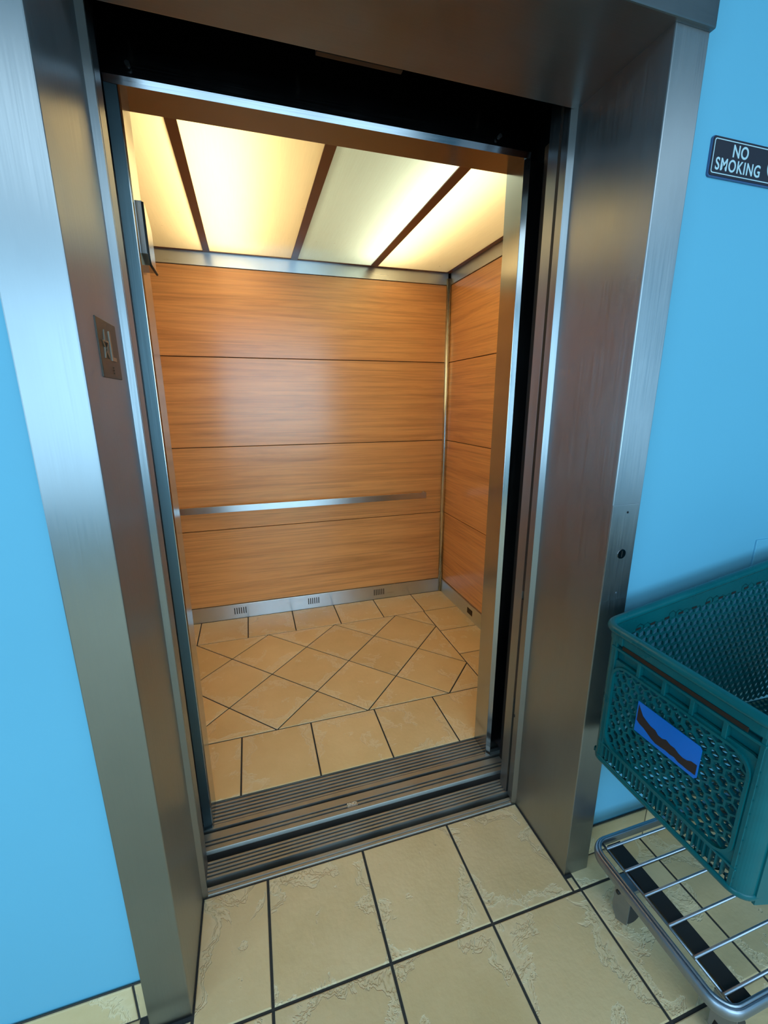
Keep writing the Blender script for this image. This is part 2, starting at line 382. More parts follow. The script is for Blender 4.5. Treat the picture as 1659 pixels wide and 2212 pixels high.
# hall floor: grout lines at x = .187 + k*T, y = -.045 - k*T
polys = []
gx = [0.187+T*k for k in range(-10, 14)]; gy = [-0.045-T*k for k in range(0, 15)]
for i in range(len(gx)-1):
    polys.append(rect(max(gx[i], RX0), min(gx[i+1], RX1), -0.045, WY) if not (gx[i+1] > 0 and gx[i] < W) else rect(gx[i], gx[i+1], -0.045, 0.266))
    for j in range(len(gy)-1):
        polys.append(rect(gx[i], gx[i+1], gy[j+1], gy[j]))
pp = []
for P in polys:
    P = clip(clip(clip(P, -1, 0, -RX0), 1, 0, RX1), 0, -1, -RY0)
    if len(P) < 3: continue
    if max(q[1] for q in P) > 0.1:                            # inside the doorway between the jambs
        P = clip(clip(P, -1, 0, 0.0), 1, 0, W)
    if len(P) >= 3: pp.append(P)
for a, b in ((0.187-T, 0.0), (W, 0.187+3*T)):                 # slips beside the jambs in front of the wall
    pp.append(rect(a, b, -0.045, -0.004))
struct(tile_mesh('floor', pp, lambda x, y, h: (x, y, h), M['tile_hall'],
                 grout_poly=[(RX0, RY0), (RX1, RY0), (RX1, WY), (W, WY), (W, 0.266), (0, 0.266), (0, WY), (RX0, WY)]))

# ------------------------------------------------------------------ hall shell
struct(MB().box(RX0, -CL+.004, WY, 0.24, 0, RZ1).build('wall_front_left', M['wall']))
struct(MB().box(W+CR-.004, RX1, WY, 0.24, 0, RZ1).build('wall_front_right', M['wall']))
struct(MB().box(-CL+.004, W+CR-.004, WY, 0.24, H+.12, RZ1).build('wall_front_top', M['wall']))
struct(MB().box(RX1, RX1+.1, RY0, .24, 0, RZ1).build('wall_right', M['wall']))
b = MB()                                                       # left side wall, opened for the added side fill
b.box(RX0-.1, RX0, RY0, -3.7, 0, RZ1).box(RX0-.1, RX0, -1.5, .24, 0, RZ1).box(RX0-.1, RX0, -3.7, -1.5, 0, .5).box(RX0-.1, RX0, -3.7, -1.5, 2.5, RZ1)
struct(b.build('wall_left', M['wall']))
b = MB()
b.box(RX0, -1.05, RY0-.1, RY0, 0, RZ1).box(2.35, RX1, RY0-.1, RY0, 0, RZ1).box(-1.05, 2.35, RY0-.1, RY0, 0, .55).box(-1.05, 2.35, RY0-.1, RY0, 2.65, RZ1)
struct(b.build('wall_back', M['wall']))
struct(MB().box(RX0, RX1, RY0, .24, RZ1, RZ1+.05).build('ceiling', M['ceil_dim_blue']))
b = MB()
for x in (-1.78, -.29, 1.21, 2.72): b.box(x, x+.06, -4.03, -1.77, 2.90, RZ1, .003)
for y in (-4.03, -1.83): b.box(-1.78, 2.78, y, y+.06, 2.90, RZ1, .003)
struct(b.build('ceiling_fill_frame', M['steel_v']))  # frame added around the ceiling fill
b = MB()
for x in (-1.05, .07, 1.19, 2.305): b.box(x, x+.045, RY0-.05, RY0-.008, .55, 2.65, .003)
b.box(-1.05, 2.35, RY0-.05, RY0-.008, .55, .60, .003).box(-1.05, 2.35, RY0-.05, RY0-.008, 2.60, 2.65, .003)
struct(b.build('window_1', M['steel_v']))
b = MB()
for y in (-3.7, -2.62, -1.545): b.box(RX0-.05, RX0-.008, y, y+.045, .5, 2.5, .003)
struct(b.build('side_fill_frame', M['steel_v']))  # mullions added in front of the side fill
# tile base along the front wall
for nm, xa, xb, xg in (('baseboard_left', RX0, -CL, -0.12), ('baseboard_right', W+CR, RX1, 1.412)):
    ks = [xg+0.3045*k for k in range(-10, 12)]
    pl = []
    for k in range(len(ks)-1):
        P = clip(clip(rect(ks[k], ks[k+1], 0.004, 0.118), -1, 0, -xa), 1, 0, xb)
        if len(P) >= 3 and abs(area2(P)) > 1e-4: pl.append(P)
    struct(tile_mesh(nm, pl, lambda x, y, h: (x, 0.0285-h, y), M['tile_hall'], gap=.005, thick=.0075,
                     grout_poly=[(xa, 0.0), (xb, 0.0), (xb, 0.1215), (xa, 0.1215)]))

# ------------------------------------------------------------------ stainless entrance frame
fr = empty('elevator_entrance_frame', (W/2, 0, 0), 'wide brushed stainless steel frame around the elevator opening', 'door frame')
MB().box(-CL, 0, 0, D1, 0, H, .0025).build('side_jamb', M['steel_v'], fr)
MB().box(W, W+CR, 0, D1, 0, H, .0025).build('side_jamb', M['steel_v'], fr)
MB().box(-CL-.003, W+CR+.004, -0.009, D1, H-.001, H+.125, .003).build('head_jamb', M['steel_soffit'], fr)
MB().prism([(-.001, D1-.006, 0), (.014, D1-.001, 0), (.014, D1+.005, 0), (-.001, D1+.005, 0)], (0, 0, H)).build('return_lip', M['steel_v'], fr)
MB().prism([(W+.001, D1-.007, 0), (W-.016, D1+.000, 0), (W-.016, D1+.005, 0), (W+.001, D1+.005, 0)], (0, 0, H)).build('return_lip', M['steel_v'], fr)

# floor designation plate on the left reveal
pl = empty('floor_designation_plate', (0.0, .15, 1.48), 'small dark bronze plate with raised star and letter L on the left reveal', 'sign')
MB().box(-.001, 0.0022, .090, .209, 1.480, 1.581, .0012).build('backplate', M['bronze'], pl)
def star_pts(cy, cz, R, r, rot=0):
    return [(cy+.72*math.sin(rot+math.pi*i/5)*(R if i % 2 == 0 else r), cz+math.cos(rot+math.pi*i/5)*(R if i % 2 == 0 else r)) for i in range(10)]
o_ = star_pts(.1245, 1.536, .027, .0108); i_ = star_pts(.1245, 1.536, .0205, .0072)
b = MB()
for k in range(10):
    j = (k+1) % 10
    b.prism([(0.002, *o_[k]), (0.002, *o_[j]), (0.002, *i_[j]), (0.002, *i_[k])], (0.002, 0, 0))
b.build('raised_star', M['raised'], pl)
b = MB(); b.prism([(0.002, y, z) for y, z in ((.153, 1.564), (.160, 1.564), (.160, 1.519), (.181, 1.519), (.181, 1.512), (.153, 1.512))], (0.002, 0, 0))
b.build('raised_letter', M['raised'], pl)
b = MB()
for (y, z) in ((.1575, 1.500), (.1575, 1.495), (.1575, 1.490)): b.cyl((0.002, y, z), (0.0032, y, z), .0011, 8)
b.build('braille_dots', M['bronze'], pl)

# access cover on the right casing
ac = empty('access_cover', (W+.043, 0, .934), 'stainless cover plate with round key hole on the right casing', 'cover plate')
b = MB(); b.box(W-.001, W+CR-.004, -.0022, 0.0005, .934, 1.189, .0008); b.build('cover_plate', M['steel_v'], ac)
b = MB(); b.cyl((W+.0445, -.0035, 1.0605), (W+.0445, -.0015, 1.0605), .0125, 28, .0135)
kh = b.build('key_lock', M['steel_head'], ac)
MB().box(W+.0435, W+.0455, -.0042, -.003, 1.0525, 1.0685).build('key_slot', M['black'], kh)
for z, mm in ((1.169, 'dark_steel'), (.953, 'galv')):
    MB().cyl((W+.046, -.0032, z), (W+.046, -.0018, z), .0028, 12).build('screw', M[mm], ac)

# ------------------------------------------------------------------ sills
def profile_extrude(name, prof, x0, x1, zb, mat, parent):
    b = MB(); pts = [(x0, y, z) for y, z in prof] + [(x0, prof[-1][0], zb), (x0, prof[0][0], zb)]
    a = [b.bm.verts.new(p) for p in pts]; c = [b.bm.verts.new((x1, p[1], p[2])) for p in pts]; n = len(pts)
    for i in range(n): b.bm.faces.new((a[i], a[(i+1) % n], c[(i+1) % n], c[i]))
    fa = b.bm.faces.new(a[::-1]); fb = b.bm.faces.new(c)
    bmesh.ops.triangulate(b.bm, faces=[fa, fb])
    return b.build(name, mat, parent)
def ribs(bands):                                              # (y0, y1, z)
    out = []
    for y0, y1, z in bands: out += [(y0+.0006, z), (y1-.0006, z)]
    return out
hs = empty('landing_sill', (W/2, .266, 0), 'grooved aluminium threshold at the landing tiles below the opening', 'threshold')
bands = [(.2665, .270, -.001), (.270, .2785, .0012), (.2785, .2815, -.0015), (.2815, .2925, .0015), (.2930, .3150, -.045), (.3155, .3235, .0015)]
y = .3235
for k in range(4):
    bands += [(y, y+.0052, -.006), (y+.0052, y+.0125, .001)]; y += .0125
profile_extrude('sill_track', ribs(bands), -.02, W+.012, -.05, M['alu'], hs)

# ------------------------------------------------------------------ hoistway doors (open, parked beside the opening)
hd = empty('hoistway_door', (W+.3, .29, 0), 'edge of open landing door panel just behind the right steel lip', 'elevator door')
MB().box(W-.011, W+.55, .276, .301, .008, H+.05, .0006).build('door_panel', M['steel_v'], hd)
MB().cyl((W-.0112, .298, .35), (W-.0112, .298, .36), .002, 8).build('rivet', M['dark_steel'], hd)
hd2 = empty('hoistway_door', (W+.3, .33, 0), 'edge of second open landing door panel, beside the black gap at the right', 'elevator door')
MB().box(W-.011, W+.55, .3125, .354, .008, H+.05, .0006).build('door_panel', M['steel_v'], hd2)
for za, zc in ((.42, .80), (.83, H+.04)): MB().box(W-.0112, W-.006, .3015, .3120, za, zc).build('dark_slit_fill', M['black'], hd2)  # black filler added for the dark slit between the door panels
sc = empty('strike_column', (-.05, .29, 0), 'narrow steel strike column behind the left reveal, split by a black slit', 'column')
MB().box(-.16, .006, .280, .306, .0, H+.05, .0015).build('column_face', M['steel_v'], sc)
MB().box(-.16, .006, .316, .366, .0, H+.05, .0015).build('column_face', M['steel_v'], sc)
b = MB(); b.box(-.15, .002, .306, .316, 0, 1.84).box(-.15, .002, .306, .316, 1.88, H+.05)
b.build('black_slit_fill', M['black'], sc)  # black filler in the slit between the column faces
cd = empty('car_door', (W+.35, .45, 0), 'dark edge of open car door in the black gap at the right', 'elevator door')
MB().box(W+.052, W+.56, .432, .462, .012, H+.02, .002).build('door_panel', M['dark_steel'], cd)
hh = empty('door_hanger_track', (W/2, .36, H+.1), 'dark steel door track seen in the black gap above the opening', 'door track')
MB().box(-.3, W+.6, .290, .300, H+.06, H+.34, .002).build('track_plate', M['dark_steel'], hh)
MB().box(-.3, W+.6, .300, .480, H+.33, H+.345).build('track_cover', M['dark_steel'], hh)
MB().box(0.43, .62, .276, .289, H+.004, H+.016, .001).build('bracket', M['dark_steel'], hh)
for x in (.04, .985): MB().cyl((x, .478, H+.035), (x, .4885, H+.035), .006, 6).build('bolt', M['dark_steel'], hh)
for x in (.035, .43, .965): MB().cyl((x, .40, H+.10), (x, .40, H+.135), .003, 10).build('stud', M['alu'], hh)

# ------------------------------------------------------------------ elevator car
YC, YT, XL, XR, XW, XE, YB = .4935, .5925, .0150, 1.081, 1.583, -.42, 2.060
ZC, ZB, ZBASE = 2.251, 2.1825, .1033
car = empty('elevator_car', ((XE+XW)/2, 1.3, 0), 'open elevator car with orange wood panels, diamond tile floor and glowing ceiling', 'elevator')
bands = [(.4230, .4235, -.0135), (.4060, .4075, -.010), (.4078, .4085, -.006), (.4090, .4110, -.0015), (.4112, .4280, .0005), (.4280, .4340, -.006), (.4335, .4420, .0005),
         (.4420, .4480, -.006), (.4475, .4745, .0012), (.4750, .4860, -.045), (.4865, .5030, .0012), (.5030, .5045, -.004)]
y = .5045
for k in range(6):
    bands += [(y, y+.0080, .0008), (y+.0080, y+.0150, -.007)]; y += .0150
bands += [(y, .5955, .001)]
sill = profile_extrude('car_sill', ribs(bands), -.06, 1.16, -.12, M['alu'], car)
def text_mesh(name, body, size, ext, matrix, mat, parent, sx=1.0, bold=0.0, sp=1.0):
    cu = bpy.data.curves.new(name, 'FONT'); cu.body = body; cu.size = size; cu.extrude = ext; cu.align_x = 'CENTER'; cu.align_y = 'CENTER'
    cu.offset = bold; cu.space_character = sp
    to = bpy.data.objects.new(name, cu); COL.objects.link(to)
    dg = bpy.context.evaluated_depsgraph_get(); me = bpy.data.meshes.new_from_object(to.evaluated_get(dg))
    bpy.data.objects.remove(to); me.transform(matrix @ Matrix.Diagonal((sx, 1, 1, 1)))
    me.materials.clear()
    return link(name, me, mat, parent)
text_mesh('raised_lettering', 'SND', .0175, .0008, Matrix.Translation((.4945, .4385, .0018)), M['band'], sill, 1.0, .0003)
MB().box(.476, .515, .4295, .4465, -.0015, .0008, .0004).build('lettering_pad', M['alu'], sill)

# car floor
fp = []
x_div, yb, yt_ = 1.318, .9035, 1.7655
for k in range(-2, 6): fp.append(clip(clip(rect(.103+.3035*k, .103+.3035*(k+1), .5965, yb), -1, 0, -XE), 1, 0, XW))
for k in range(-2, 4): fp.append(clip(rect(.130+.2985*k, .130+.2985*(k+1), yt_, YB-.012), -1, 0, -XE))
fp.append(rect(1.324, XW, yt_, YB-.012))
for a, c in ((yt_, 1.483), (1.483, 1.207), (1.207, yb)): fp.append(rect(x_div, XW, c, a))
s_ = .4265
for i in range(-8, 9):
    for j in range(-8, 9):
        cx = .255+s_*(i+j)/2; cy = yt_ - .431*(1+(i-j))/2
        d = [(cx-s_/2, cy), (cx, cy-.431/2), (cx+s_/2, cy), (cx, cy+.431/2)]
        d = clip(clip(clip(clip(d, 1, 0, x_div), -1, 0, -XE), 0, 1, yt_), 0, -1, -yb)
        if len(d) >= 3: fp.append(d)
fp = [p for p in fp if p and len(p) >= 3]
tile_mesh('tile_floor', fp, lambda x, y, h: (x, y, h+.0015), M['tile_cab'], car, gap=.0062, grout_poly=rect(XE, XW, .5965, YB))

# walls: wood panels over black backing
def panel_box(name, x0, x1, y0, y1, z0, z1):
    b = MB().box(x0, x1, y0, y1, z0, z1, .0012, 1)
    o = b.build(name, M['wood'], car); me = o.data
    a = me.attributes.new('rnd', 'FLOAT', 'POINT'); r = random.random(); a.data.foreach_set('value', [r]*len(me.vertices))
    return o
zs = [ZBASE, .6353, 1.1684, 1.6971, ZB]
g = .0022
for k in range(4):
    panel_box('back_wall_panel', XE+.01, XW-.020, YB, YB+.012, zs[k]+g, zs[k+1]-g)
for k in range(4):
    panel_box('side_wall_panel', XW, XW+.012, YT+.02, YB-.012, zs[k]+g, zs[k+1]-g)
for k in range(4):
    panel_box('side_wall_panel', XE-.012, XE, YT+.02, YB-.012, zs[k]+g, zs[k+1]-g)
b = MB(); b.box(XE-.03, XW+.03, YB+.011, YB+.03, -.1, 2.52); b.box(XW+.011, XW+.03, YC, YB+.03, -.1, 2.52); b.box(XE-.03, XE-.011, YC, YB+.03, -.1, 2.52)
b.build('car_shell', M['shadow_gap'], car)
b = MB().box(XE, XW-.018, YB-.006, YB+.002, ZB, ZC+.02, .001); b.build('top_band', M['band'], car)
b = MB().box(XW-.006, XW+.002, YT, YB-.016, ZB, ZC+.02, .001); b.build('top_band', M['band'], car)
b = MB().box(XE-.002, XE+.006, YT, YB-.006, ZB, ZC+.02, .001); b.build('top_band', M['band'], car)
bb = MB().box(XE, XW-.018, YB-.012, YB+.002, 0.001, ZBASE, .0012).build('base_band', M['band'], car)
br = MB().box(XW-.012, XW+.002, YT, YB-.016, 0.001, ZBASE, .0012).build('base_band', M['band'], car)
MB().box(XE-.002, XE+.012, YT, YB-.012, 0.001, ZBASE, .0012).build('base_band', M['band'], car)
for xa in (.045, .545, 1.033):
    b = MB()
    for k in range(6):
        x = xa+.0145*k; b.box(x, x+.006, YB-.0128, YB-.0115, .034, .080)
    b.build('vent_slots', M['black'], bb)
MB().box(XW-.0128, XW-.0115, 1.53, 1.60, .036, .076).build('vent_slots', M['slit'], br)
# rounded corner post
b = MB(); b.cyl((XW-.013, YB-.011, .004), (XW-.013, YB-.011, ZB+.035), .0165, 28); b.build('corner_post', M['post'], car)
b = MB(); b.cyl((XE+.008, YB-.008, .004), (XE+.008, YB-.008, ZB+.035), .0125, 24); b.build('corner_post', M['steel_car'], car)
# handrail
b = MB(); b.box(XE+.15, 1.422, YB-.052, YB-.043, .761, .803, .0015)
b.box(1.410, 1.422, YB-.050, YB, .762, .802, .0015)
hr = b.build('handrail', M['band'], car)
MB().cyl((.1, YB-.045, .782), (.1, YB, .782), .009, 14).build('rail_standoff', M['steel_v'], hr)
MB().cyl((.9, YB-.045, .782), (.9, YB, .782), .009, 14).build('rail_standoff', M['steel_v'], hr)
# front jambs, returns and header
MB().prism([(-.0155, YC-.0025, 0), (XL-.003, YC+.0015, 0), (XL, YC+.006, 0), (XL, YT, 0), (-.0155, YT, 0)], (0, 0, H)).build('front_jamb', M['steel_car'], car)
MB().prism([(-.0150, YC-.0045, .002), (XL-.0045, YC-.0005, .002), (XL-.0045, YC+.0012, .002), (-.0150, YC-.0024, .002)], (0, 0, H-.004)).build('dim_jamb_strip', M['steel_dim'], car)  # strip added to darken the jamb's front face
b = MB(); b.prism([(XR, YC+.005, 0), (XR+.001, YC+.004, 0), (XR+.015, YC-.004, 0), (XR+.0165, YC-.003, 0), (XR+.0165, YT, 0), (XR, YT, 0)], (0, 0, H)); b.box(XR+.016, XR+.10, YC+.008, YT, 0, H, .001)
b.build('front_jamb', M['steel_car'], car)
b = MB(); b.box(XE, -.0157, YT-.04, YT, 0, 2.52); b.build('front_return', M['steel_v'], car)
b = MB(); b.box(XR+.05, XW+.01, YT-.04, YT-.0005, 0, 2.52); b.build('front_return', M['steel_v'], car)
b = MB(); b.prism([(-.0155, YC+.001, H+.0002), (-.0155, YC-.004, H+.015), (-.0155, YC-.003, H+.017), (-.0155, YC-.003, 2.52), (-.0155, YT, 2.52), (-.0155, YT, H+.0002)], (XR+.032, 0, 0))
b.build('header', M['steel_head'], car)
# indicator housing on the left jamb
b = MB()
sh = [(.503, 1.910), (.540, 1.915), (.585, 1.890), (.600, 1.872), (.600, 1.778), (.588, 1.772), (.516, 1.772), (.503, 1.795)]
b.prism([(XL, y, z) for y, z in sh], (.016, 0, 0)); ih = b.build('indicator_housing', M['steel_car'], car)
b = MB().tube([(XL+.0165, .505, 1.908), (XL+.0165, .505, 1.797), (XL+.0165, .517, 1.774), (XL+.0165, .600, 1.772)], .0032, 8)
b.build('gasket', M['black'], ih)
# ceiling: brown frame, four translucent panels, white light box
bars = [(-.405, -.375), (.066, .101), (.545, .584), (1.030, 1.074), (1.546, 1.572)]
yf, ybk = YT+.004, 2.034
b = MB()
for x0, x1 in bars: b.box(x0, x1, yf, ybk+.010, ZC-.0015, ZC+.012, .0008)
b.box(-.405, 1.572, ybk, ybk+.014, ZC-.0014, ZC+.012, .0008).box(-.405, 1.572, yf, yf+.02, ZC-.0014, ZC+.012, .0008)
b.build('ceiling_frame', M['brown_trim'], car)
for k in range(4):
    b = MB(); x0, x1 = bars[k][1]-.004, bars[k+1][0]+.004
    me = bpy.data.meshes.new('ceiling_panel')                  # a thin acrylic sheet, seen from below
    me.from_pydata([(x0, yf+.01, ZC+.002), (x1, yf+.01, ZC+.002), (x1, ybk+.004, ZC+.002), (x0, ybk+.004, ZC+.002)], [], [(0, 3, 2, 1)])
    o = link('ceiling_panel', me, M['diff_cool'] if k == 2 else M['diff_warm'], car)
    if k == 2: o['label'] = 'translucent ceiling panel with cool light tinted into its colour'
b = MB(); x0, x1, y0, y1, z0, z1 = -.41, 1.576, yf-.002, ybk+.016, ZC+.004, 2.49
b.box(x0, x1, y0, y1, z1-.005, z1).box(x0-.006, x0, y0, y1, z0, z1).box(x1, x1+.005, y0, y1, z0, z1).box(x0, x1, y0-.004, y0, z0, z1).box(x0, x1, y1, y1+.004, z0, z1)
b.build('light_box', M['white_box'], car)

# ------------------------------------------------------------------ no smoking sign
sg = empty('no_smoking_sign', (1.36, WY, 1.913), 'black NO SMOKING sign with white lettering on the blue wall', 'sign')
def rrect(cx, cz, hw, hh, r, n=6):
    P = []
    for sx, sz, a0 in ((1, 1, 0), (-1, 1, 90), (-1, -1, 180), (1, -1, 270)):
        for k in range(n+1):
            a = math.radians(a0+90*k/n); P.append((cx+sx*(hw-r)+r*math.cos(a), cz+sz*(hh-r)+r*math.sin(a)))
    return P
scx, scz, shw, shh = 1.2440+.1150, 1.9535, .1150, .0385
MB().prism([(x, WY-.0045, z) for x, z in rrect(scx, scz, shw, shh, .007)], (0, .0045, 0)).build('clear_backing', M['sign_clear'], sg)
MB().prism([(x, WY-.0060, z) for x, z in rrect(scx, scz+.0008, shw-.002, shh-.002, .006)], (0, .0015, 0)).build('face', M['sign_black'], sg)
A = rrect(scx, scz+.001, shw-.0055, shh-.0060, .005); B = rrect(scx, scz+.001, shw-.0074, shh-.0078, .004)
b = MB()
for k in range(len(A)):
    j = (k+1) % len(A); b.prism([(A[k][0], WY-.0064, A[k][1]), (A[j][0], WY-.0064, A[j][1]), (B[j][0], WY-.0064, B[j][1]), (B[k][0], WY-.0064, B[k][1])], (0, .0006, 0))
b.build('border_line', M['sign_white'], sg)
RX = Matrix.Rotation(math.radians(90), 4, 'X')
text_mesh('lettering', 'NO', .0330, .0004, Matrix.Translation((1.3295, WY-.0063, 1.9680)) @ RX, M['sign_white'], sg, .90, .0006, 1.10)
text_mesh('lettering', 'SMOKING', .0330, .0004, Matrix.Translation((1.3290, WY-.0063, 1.9395)) @ RX, M['sign_white'], sg, .87, .0005, 1.12)
b = MB(); n = 40
for k in range(n):
    a0, a1 = 2*math.pi*k/n, 2*math.pi*(k+1)/n
    q = [(1.4430+r*math.cos(a), WY-.0064, 1.9535+r*math.sin(a)) for r, a in ((.0245, a0), (.0245, a1), (.0205, a1), (.0205, a0))]
    b.prism(q, (0, .0006, 0))
c45 = math.cos(math.radians(45))
b.prism([(1.443-.0205*c45-.0015, WY-.0066, 1.9535+.0205*c45-.0015), (1.443-.0205*c45+.0015, WY-.0066, 1.9535+.0205*c45+.0015), (1.443+.0205*c45+.0015, WY-.0066, 1.9535-.0205*c45+.0015), (1.443+.0205*c45-.0015, WY-.0066, 1.9535-.0205*c45-.0015)], (0, .0006, 0))
b.box(1.432, 1.450, WY-.0064, WY-.0058, 1.9515, 1.9555)
b.build('prohibition_symbol', M['sign_white'], sg)

# blank plate painted over on the blue wall
o = MB().box(1.662, 1.735, WY-.005, WY+.001, .915, 1.032, .002).build('blank_wall_plate', M['wall'])
tag(o, 'blank wall plate painted blue, just above the cart rim at the right edge', 'wall plate')

# ------------------------------------------------------------------ shopping cart
cart = empty('shopping_cart', (1.4, -.24, 0), 'teal plastic shopping cart with wire lower rack beside the elevator', 'shopping cart')
XF, XB_ = 1.060, 1.86                                          # front face plane, rear
YF, YN = -.046, -.428                                         # far (wall) side, near side
ZBOT = .520
def rimz(x): return .900 + (x-XF)*.165
def sidey(x, s):                                              # the basket widens towards the rear
    return (YF + (x-XF)*.01) if s == 0 else (YN - (x-XF)*.10)
TH = .0045
def honeycomb(b, org, U, V, Nrm, inside, a, wall, depth, u0, u1, v0, v1):
    """hexagonal holes: each cell is a ring of material with real wall depth"""
    org, U, V, Nrm = Vector(org), Vector(U), Vector(V), Vector(Nrm)
    dx = a*math.sqrt(3); dy = 1.5*a; r = a-wall/math.cos(math.radians(30))/2
    rows = int((v1-v0)/dy)+2; cols = int((u1-u0)/dx)+2; bm = b.bm; cache = {}
    def vt(u, v, w):
        k = (round(u, 5), round(v, 5), round(w, 5))
        if k not in cache: cache[k] = bm.verts.new(org+U*u+V*v+Nrm*w)
        return cache[k]
    for j in range(rows):
        for i in range(cols):
            cu_, cv = u0+dx*(i+.5*(j % 2)), v0+dy*j
            if not inside(cu_, cv): continue
            O = [(cu_+a*math.sin(math.radians(60*k)), cv+a*math.cos(math.radians(60*k))) for k in range(6)]
            I = [(cu_+r*math.sin(math.radians(60*k)), cv+r*math.cos(math.radians(60*k))) for k in range(6)]
            for k in range(6):
                m_ = (k+1) % 6
                of, og = vt(*O[k], 0), vt(*O[m_], 0); pf, pg = vt(*I[k], 0), vt(*I[m_], 0)
                ob, oc = vt(*O[k], -depth), vt(*O[m_], -depth); pb, pc = vt(*I[k], -depth), vt(*I[m_], -depth)
                for q in ((of, og, pg, pf), (oc, ob, pb, pc), (pf, pg, pc, pb)):
                    try: bm.faces.new(q)
                    except ValueError: pass
def in_rr(u0, u1, v0, v1, r):
    def f(u, v):
        if not (u0 <= u <= u1 and v0 <= v <= v1): return False
        du = max(u0+r-u, u-(u1-r), 0); dv = max(v0+r-v, v-(v1-r), 0)
        return math.hypot(du, dv) <= r+1e-6
    return f
def frame_ring(b, org, U, V, Nrm, outer, inner, h):
    """plate between an outer rect and an inner rounded rect (both lists of equal count), thickness h"""
    org, U, V, Nrm = Vector(org), Vector(U), Vector(V), Vector(Nrm); n = len(inner)
    for k in range(n):
        j = (k+1) % n
        b.prism([org+U*p[0]+V*p[1] for p in (outer[k], outer[j], inner[j], inner[k])], Nrm*(-h))
def rr_to_rect(P, cx, cz, hw, hh):
    out = []
    for (x, z) in P:
        dx_, dz_ = x-cx, z-cz; s = min(hw/abs(dx_) if abs(dx_) > 1e-9 else 1e9, hh/abs(dz_) if abs(dz_) > 1e-9 else 1e9)
        out.append((cx+dx_*s, cz+dz_*s))
    return out
# --- front end (faces -x): u = -y, v = z
b = MB(); org = (XF, 0, 0); U = (0, -1, 0); V = (0, 0, 1); NR = (-1, 0, 0)
hx0, hx1, hz0, hz1 = .083, .392, .578, .806
honeycomb(b, (XF+.003, 0, 0), U, V, NR, in_rr(hx0-.004, hx1+.004, hz0-.004, hz1+.004, .035), .0136, .0044, .008, hx0, hx1, hz0, hz1)
cx, cz, hw, hh = (hx0+hx1)/2, (hz0+hz1)/2, (hx1-hx0)/2, (hz1-hz0)/2
I_ = rrect(cx, cz, hw, hh, .035); O_ = rrect(cx, cz, hw+.006, hh+.006, .041)
frame_ring(b, (XF-.004, 0, 0), U, V, NR, O_, I_, .010)         # raised outline of the honeycomb
R_ = rr_to_rect(O_, cx, cz, hw+.012, hh+.012)
frame_ring(b, (XF+.002, 0, 0), U, V, NR, R_, O_, .006)
YL, YR_ = .066, .410
b.box(XF, XF+.006, -hx0+.010, -YL, ZBOT, .872)                 # strips left and right of the honeycomb
b.box(XF+.010, XF+.014, -YR_, -hx1-.010, ZBOT, .872)
for k in range(9): b.box(XF, XF+.010, -YR_, -hx1-.010, .545+.031*k, .549+.031*k)
b.box(XF-.001, XF+.007, -.408, -.400, ZBOT, .872, .001)
b.box(XF-.001, XF+.007, -.080, -.074, ZBOT, .872, .001)
# row of shallow pockets between the honeycomb and the rim
b.box(XF+.012, XF+.016, -YR_, -YL, .805, .875)
b.box(XF-.003, XF+.012, -YR_, -YL, .846, .852, .001)
for yy in (-.146, -.211, -.275, -.341): b.box(XF-.001, XF+.012, yy-.0045, yy+.0045, .806, .848, .001)
# lower row: upright slots
for k in range(27):
    yy = -.080-.0118*k
    if k % 9 in (3, 4, 5): b.box(XF+.008, XF+.012, yy-.0118, yy, .530, .570)
    b.box(XF-.001, XF+.010, yy-.0014, yy+.0014, .530, .570)
b.box(XF-.002, XF+.010, -YR_, -YL, .566, .571, .001)
b.build('front_grille', M['teal'], cart)
# --- corner posts, rim and bottom flange
b = MB()
def corner(cx_, cy_, r, a0, z0, z1, th=.005, n=10):
    O1 = [(cx_+r*math.cos(math.radians(a0+90*k/n)), cy_+r*math.sin(math.radians(a0+90*k/n))) for k in range(n+1)]
    I1 = [(cx_+(r-th)*math.cos(math.radians(a0+90*k/n)), cy_+(r-th)*math.sin(math.radians(a0+90*k/n))) for k in range(n+1)]
    for k in range(n):
        b.prism([(O1[k][0], O1[k][1], z0), (O1[k+1][0], O1[k+1][1], z0), (I1[k+1][0], I1[k+1][1], z0), (I1[k][0], I1[k][1], z0)], (0, 0, z1-z0))
corner(XF+.026, YF-.026, .026, 90, ZBOT, .885)
b.build('corner_post', M['teal'], cart); b = MB()
corner(XF+.030, YN+.030-.004, .030, 180, ZBOT, .885)
for f in b.bm.faces: f.smooth = False
b.build('corner_post', M['teal'], cart)
def loop_path(zf, grow=0.0, n=8, zr=None):
    """front U of the basket: rear-near -> front -> rear-far"""
    P = []
    for k in range(13):
        x = XB_-(XB_-XF-.05)*k/12; P.append((x, sidey(x, 1)-grow, zf(x)))
    cx_, cy_, r = XF+.034, YN+.030, .034+grow
    for k in range(1, n+1):
        a = math.radians(270-90*k/n); P.append((cx_+r*math.cos(a), cy_+r*math.sin(a), zf(cx_+r*math.cos(a))))
    cx_, cy_, r = XF+.030, YF-.030, .030+grow
    for k in range(0, n+1):
        a = math.radians(180-90*k/n); P.append((cx_+r*math.cos(a), cy_+r*math.sin(a), zf(cx_+r*math.cos(a))))
    for k in range(13):
        x = XF+.05+(XB_-XF-.05)*k/12; P.append((x, sidey(x, 0)+grow, zf(x)))
    return P
b = MB().tube(loop_path(lambda x: rimz(x)-.003, .003), .012, 14, rz=.010)
rim_ = b.build('rim', M['teal'], cart)
b = MB()                                                      # skirt hanging from the rim, all round
Pth = loop_path(lambda x: rimz(x), .004)
